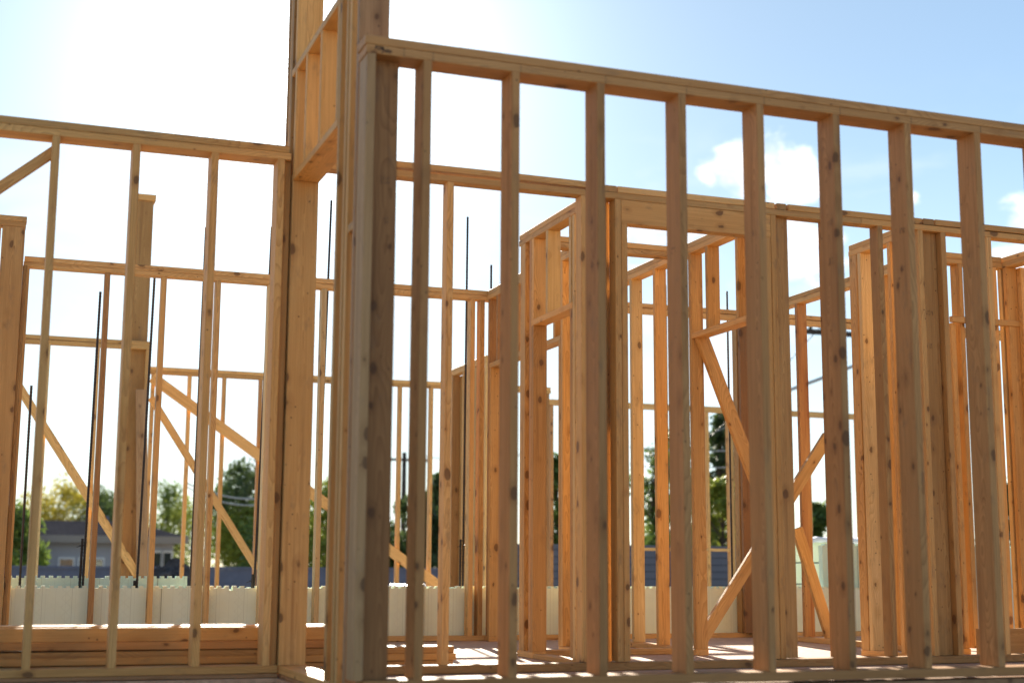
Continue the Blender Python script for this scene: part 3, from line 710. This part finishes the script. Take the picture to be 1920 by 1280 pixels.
def house():
    h = thing('house', 'low pale house with a dark hipped shingle roof', 'house', (3, 60, -1.05))
    x0, x1, y0_, y1_ = -3.0, 7.35, 60, 69; ze = 1.74
    plain('wall', h, [(x0, x1, y0_, y1_, -1.05, ze)], STUCCO)
    def slopes(name, pts, faces, zofs=0):
        bm = bmesh.new(); V = [bm.verts.new(p) for p in pts]
        for f in faces: bm.faces.new([V[i] for i in f])
        bmesh.ops.recalc_face_normals(bm, faces=bm.faces[:])
        uvw = bpy.data.meshes.new(name); bm.to_mesh(uvw); bm.free(); return link(name, uvw, SHINGLE, h)
    o = .55; zt = 2.50; ym = (y0_+y1_)/2
    slopes('roof', [(x0-o, y0_-o, ze), (x1+o, y0_-o, ze), (x1+o, y1_+o, ze), (x0-o, y1_+o, ze), (x0+2.6, ym, zt), (x1-1.3, ym, zt)],
           [(0, 1, 5, 4), (1, 2, 5), (2, 3, 4, 5), (3, 0, 4), (3, 2, 1, 0)])
    slopes('wing_roof', [(-1.2, 58.0, ze+.01), (2.1, 58.0, ze+.01), (2.1, 62, ze+.01), (-1.2, 62, ze+.01), (.45, 60.6, 2.36), (.45, 63.2, 2.36)],
           [(0, 1, 4), (1, 2, 5, 4), (3, 0, 4, 5)])
    plain('wing_wall', h, [(-.8, 1.7, 58.5, 59.99, -1.05, ze-.02)], STUCCO)
    plain('fascia', h, [(x0-o, x1+o, y0_-o-.04, y0_-o, ze-.26, ze+.03)], FASCIA)
    plain('chimney', h, [(4.6, 5.2, 65.5, 66.2, 1.9, 2.75)], BLOCKW)
    def win(xa, xb, z0, z1, y=60):
        w = plain('window', h, [(xa-.07, xb+.07, y-.06, y-.003, z0-.08, z0), (xa-.07, xb+.07, y-.06, y-.003, z1, z1+.08), (xa-.07, xa, y-.06, y-.003, z0, z1), (xb, xb+.07, y-.06, y-.003, z0, z1)], TRIM)
        plain('pane', w, [(xa, xb, y-.03, y-.004, z0, z1)], GLASS)
    win(6.50, 6.88, .2, 1.12); win(7.0-.02, 7.28, .2, 1.12); win(2.95, 3.46, .0, .83); win(3.70, 4.6, .0, .83); win(5.2, 5.8, .2, 1.12)
house()

# ------------------------------------------------------------------ trees
LEAF = {'yellow': leaf_mat('yellow_leaves', (.34, .30, .04), (.50, .42, .06)), 'mid': leaf_mat('mid_green_leaves', (.08, .13, .025), (.18, .25, .05)),
        'dark': leaf_mat('dark_green_leaves', (.05, .08, .028), (.12, .17, .045)), 'olive': leaf_mat('olive_leaves', (.16, .20, .035), (.36, .40, .06))}
def tree(px, py_top, y, width, kind, label, low=.2, shape='round', n=5200, leaf=.12, cat='tree', seed=0):
    rnd = random.Random(seed+int(px))
    top = onY(px, py_top, y); z0 = -1.05; hgt = top.z-z0; x = top.x
    t = thing('tree', label, cat, (x, y, z0), 'trees beyond the building site')
    # trunk with limbs
    bm = bmesh.new()
    def limb(p0, p1, r0, r1, seg=5):
        p0 = Vector(p0); p1 = Vector(p1); d = (p1-p0); a = d.orthogonal().normalized(); b2 = d.cross(a).normalized(); prev = None
        for i in range(seg+1):
            s = i/seg; c = p0+d*s+a*math.sin(s*5+r0*40)*.03*d.length; r = r0+(r1-r0)*s
            cur = [bm.verts.new(c+r*(math.cos(q*math.pi/3)*a+math.sin(q*math.pi/3)*b2)) for q in range(6)]
            if prev:
                for q in range(6): bm.faces.new((prev[q], prev[(q+1) % 6], cur[(q+1) % 6], cur[q]))
            prev = cur
    r0 = .035*hgt*.7
    limb((x, y, z0), (x, y, z0+hgt*.82), r0, r0*.15)
    clumps = []
    nc = 26 if shape != 'column' else 30
    for i in range(nc):
        s = low+(1-low)*((i+.5)/nc); ang = rnd.uniform(0, 6.28)
        if shape == 'round': env = math.sin(math.pi*min(1, (s-low)/(1-low)*.86+.14))**.6
        elif shape == 'column': env = (1-(s-low)/(1-low))**.45*.9+.08
        else: env = (1-(s-low)/(1-low))*.95+.08
        rr = width/2*env*rnd.uniform(.25, .85)
        c = Vector((x+rr*math.cos(ang), y+rr*math.sin(ang), z0+hgt*s*rnd.uniform(.94, 1.0)))
        clumps.append((c, width*rnd.uniform(.11, .21)*(.55+.5*env)))
        limb((x, y, z0+hgt*s*.72), c, r0*.28, r0*.06, 3)
    me = bpy.data.meshes.new('trunk'); bm.to_mesh(me); bm.free(); link('trunk', me, BARK, t)
    V = []; Fc = []
    per = n//nc
    for (c, cr) in clumps:
        for i in range(per):
            d = Vector((rnd.gauss(0, 1), rnd.gauss(0, 1), rnd.gauss(0, .8))); d = d.normalized()*cr*rnd.random()**.45*1.25
            p = c+d
            a = Vector((rnd.gauss(0, 1), rnd.gauss(0, 1), rnd.gauss(0, 1))).normalized(); b2 = a.orthogonal().normalized(); s1 = leaf*rnd.uniform(.5, 1.25)
            k0 = len(V); V += [p-a*s1, p+b2*s1*.45, p+a*s1, p-b2*s1*.45]; Fc.append((k0, k0+1, k0+2, k0+3))
    me = bpy.data.meshes.new('crown'); me.from_pydata([tuple(v) for v in V], [], Fc); me.update(); link('crown', me, LEAF[kind], t)
tree(112, 912, 76, 5.6, 'yellow', 'yellow green tree right behind the house roof at left', .25)
tree(183, 918, 78, 5.0, 'dark', 'dark tree behind the house, right of the yellow one', .25)
tree(22, 955, 38, 2.6, 'mid', 'bushy green tree at the far left edge beside the house', .05)
tree(205, 930, 80, 3.8, 'dark', 'small dark crown between the yellow tree and the tall post', .3)
tree(318, 905, 75, 4.6, 'mid', 'thin topped tree above the right end of the house roof', .2, 'cone', 2400)
tree(345, 945, 74, 6.4, 'olive', 'olive green bush behind the right end of the house', .1)
tree(462, 872, 52, 4.3, 'dark', 'tall dark round tree in the bay left of the sunlit post', .35)
tree(475, 955, 50, 3.6, 'olive', 'broad olive tree below the sagging white cables', .05, n=6500)
tree(540, 950, 46, 3.6, 'mid', 'green tree hidden behind the thick post in front of the sun', .05)
tree(612, 905, 44, 3.3, 'olive', 'olive tree right of the thick post, behind the thin far studs', .05)
tree(700, 960, 40, 3.2, 'dark', 'dark tree behind the corner post', .05)
tree(788, 925, 40, 2.7, 'dark', 'very dark tree right of the near corner post, below the utility pole', .0, n=6500)
tree(835, 880, 42, 2.2, 'dark', 'dark spiky tree beside the far return wall', .0, 'column')
tree(1044, 850, 40, 2.2, 'mid', 'tree sliver seen through the short cross wall doorway', .05, 'column')
tree(1222, 835, 38, 2.4, 'mid', 'airy tree between the two orange studs', .05, 'column', 2600)
tree(1268, 800, 40, 2.2, 'olive', 'tree behind the fifth near stud', .05, 'column')
tree(1346, 768, 36, 1.75, 'dark', 'tall dark columnar tree under the far plate, right of the middle', .05, 'column', 5200)
tree(1378, 800, 38, 2.0, 'dark', 'dark tree beside the pale far post', .1, 'column', 4200)
tree(1352, 900, 33, 2.4, 'olive', 'yellow green shrub at the foot of the tall columnar tree', .0, n=5000)
tree(1532, 935, 36, 1.8, 'mid', 'small tree right of the stained orange stud', .0)
tree(1655, 940, 36, 1.8, 'dark', 'small dark tree in the narrow gap right of the doubled stud', .0)
tree(1890, 900, 38, 2.4, 'dark', 'dark tree near the right edge behind the last near stud', .0)

# ------------------------------------------------------------------ utility poles and cables
def pole(px, py_top, y, label, arm=1.6):
    p = onY(px, py_top, y); t = thing('utility_pole', label, 'utility pole', (p.x, y, -1.05))
    tube('pole_shaft', t, [(p.x, y, -1.05), (p.x, y, p.z*.5), (p.x, y, p.z+.35)], [.15, .13, .10], POLEM, 10)
    plain('crossarm', t, [(p.x-arm/2, p.x+arm/2, y-.18, y-.08, p.z-.06, p.z+.06)], POLEM)
    for dx in (-arm/2+.12, -.3, .3, arm/2-.12): tube('insulator', t, [(p.x+dx, y-.13, p.z+.06), (p.x+dx, y-.13, p.z+.12), (p.x+dx, y-.13, p.z+.2)], [.03, .06, .035], PORC, 8)
    return p
pA = pole(758, 862, 62, 'distant utility pole above the dark tree right of the corner post', 2.4)
pB = pole(1556, 626, 30, 'utility pole with crossarm, its top in the narrow gap right of the door', 1.5)
def cable(a, b2, sag, r, mat, label):
    a = Vector(a); b2 = Vector(b2); n = 24
    return tag(tube('cable', None, [a.lerp(b2, i/n)-Vector((0, 0, sag*4*(i/n)*(1-i/n))) for i in range(n+1)], r, mat, 6), label, 'cable')
cable(onY(1150, 945, 30), (pB.x-.3, 29.87, pB.z+.2), .35, .012, WIRE, 'thin black line climbing to the right utility pole')
cable((pB.x+.6, 29.87, pB.z+.2), onY(2050, 560, 28), .5, .012, WIRE, 'thin black line leaving the right utility pole to the right')
cable(onY(1440, 745, 27), onY(1640, 670, 27), .02, .04, WIREW, 'thick grey service cable in the narrow gap right of the door')
cable(onY(1180, 838, 32), onY(1450, 840, 32), .08, .014, WIREW, 'upper pale wire crossing the tall columnar tree')
cable(onY(1180, 872, 32), onY(1450, 872, 32), .06, .012, WIREW, 'lower pale wire crossing the tall columnar tree')
cable(onY(1180, 868, 31), onY(1420, 775, 31), .05, .010, WIREW, 'pale wire slanting up across the tall columnar tree')
cable(onY(350, 905, 40), onY(560, 920, 40), .32, .022, WIREW, 'upper sagging white cable in the bay left of the thick post')
cable(onY(350, 912, 40), onY(560, 924, 40), .42, .018, WIREW, 'lower sagging white cable in the bay left of the thick post')
cable(onY(560, 930, 61.9), (pA.x-.9, 61.87, pA.z+.2), .3, .02, WIRE, 'line running left from the distant utility pole')
cable((pA.x+.9, 61.87, pA.z+.2), onY(1000, 846, 61.9), .3, .02, WIRE, 'line running right from the distant utility pole')
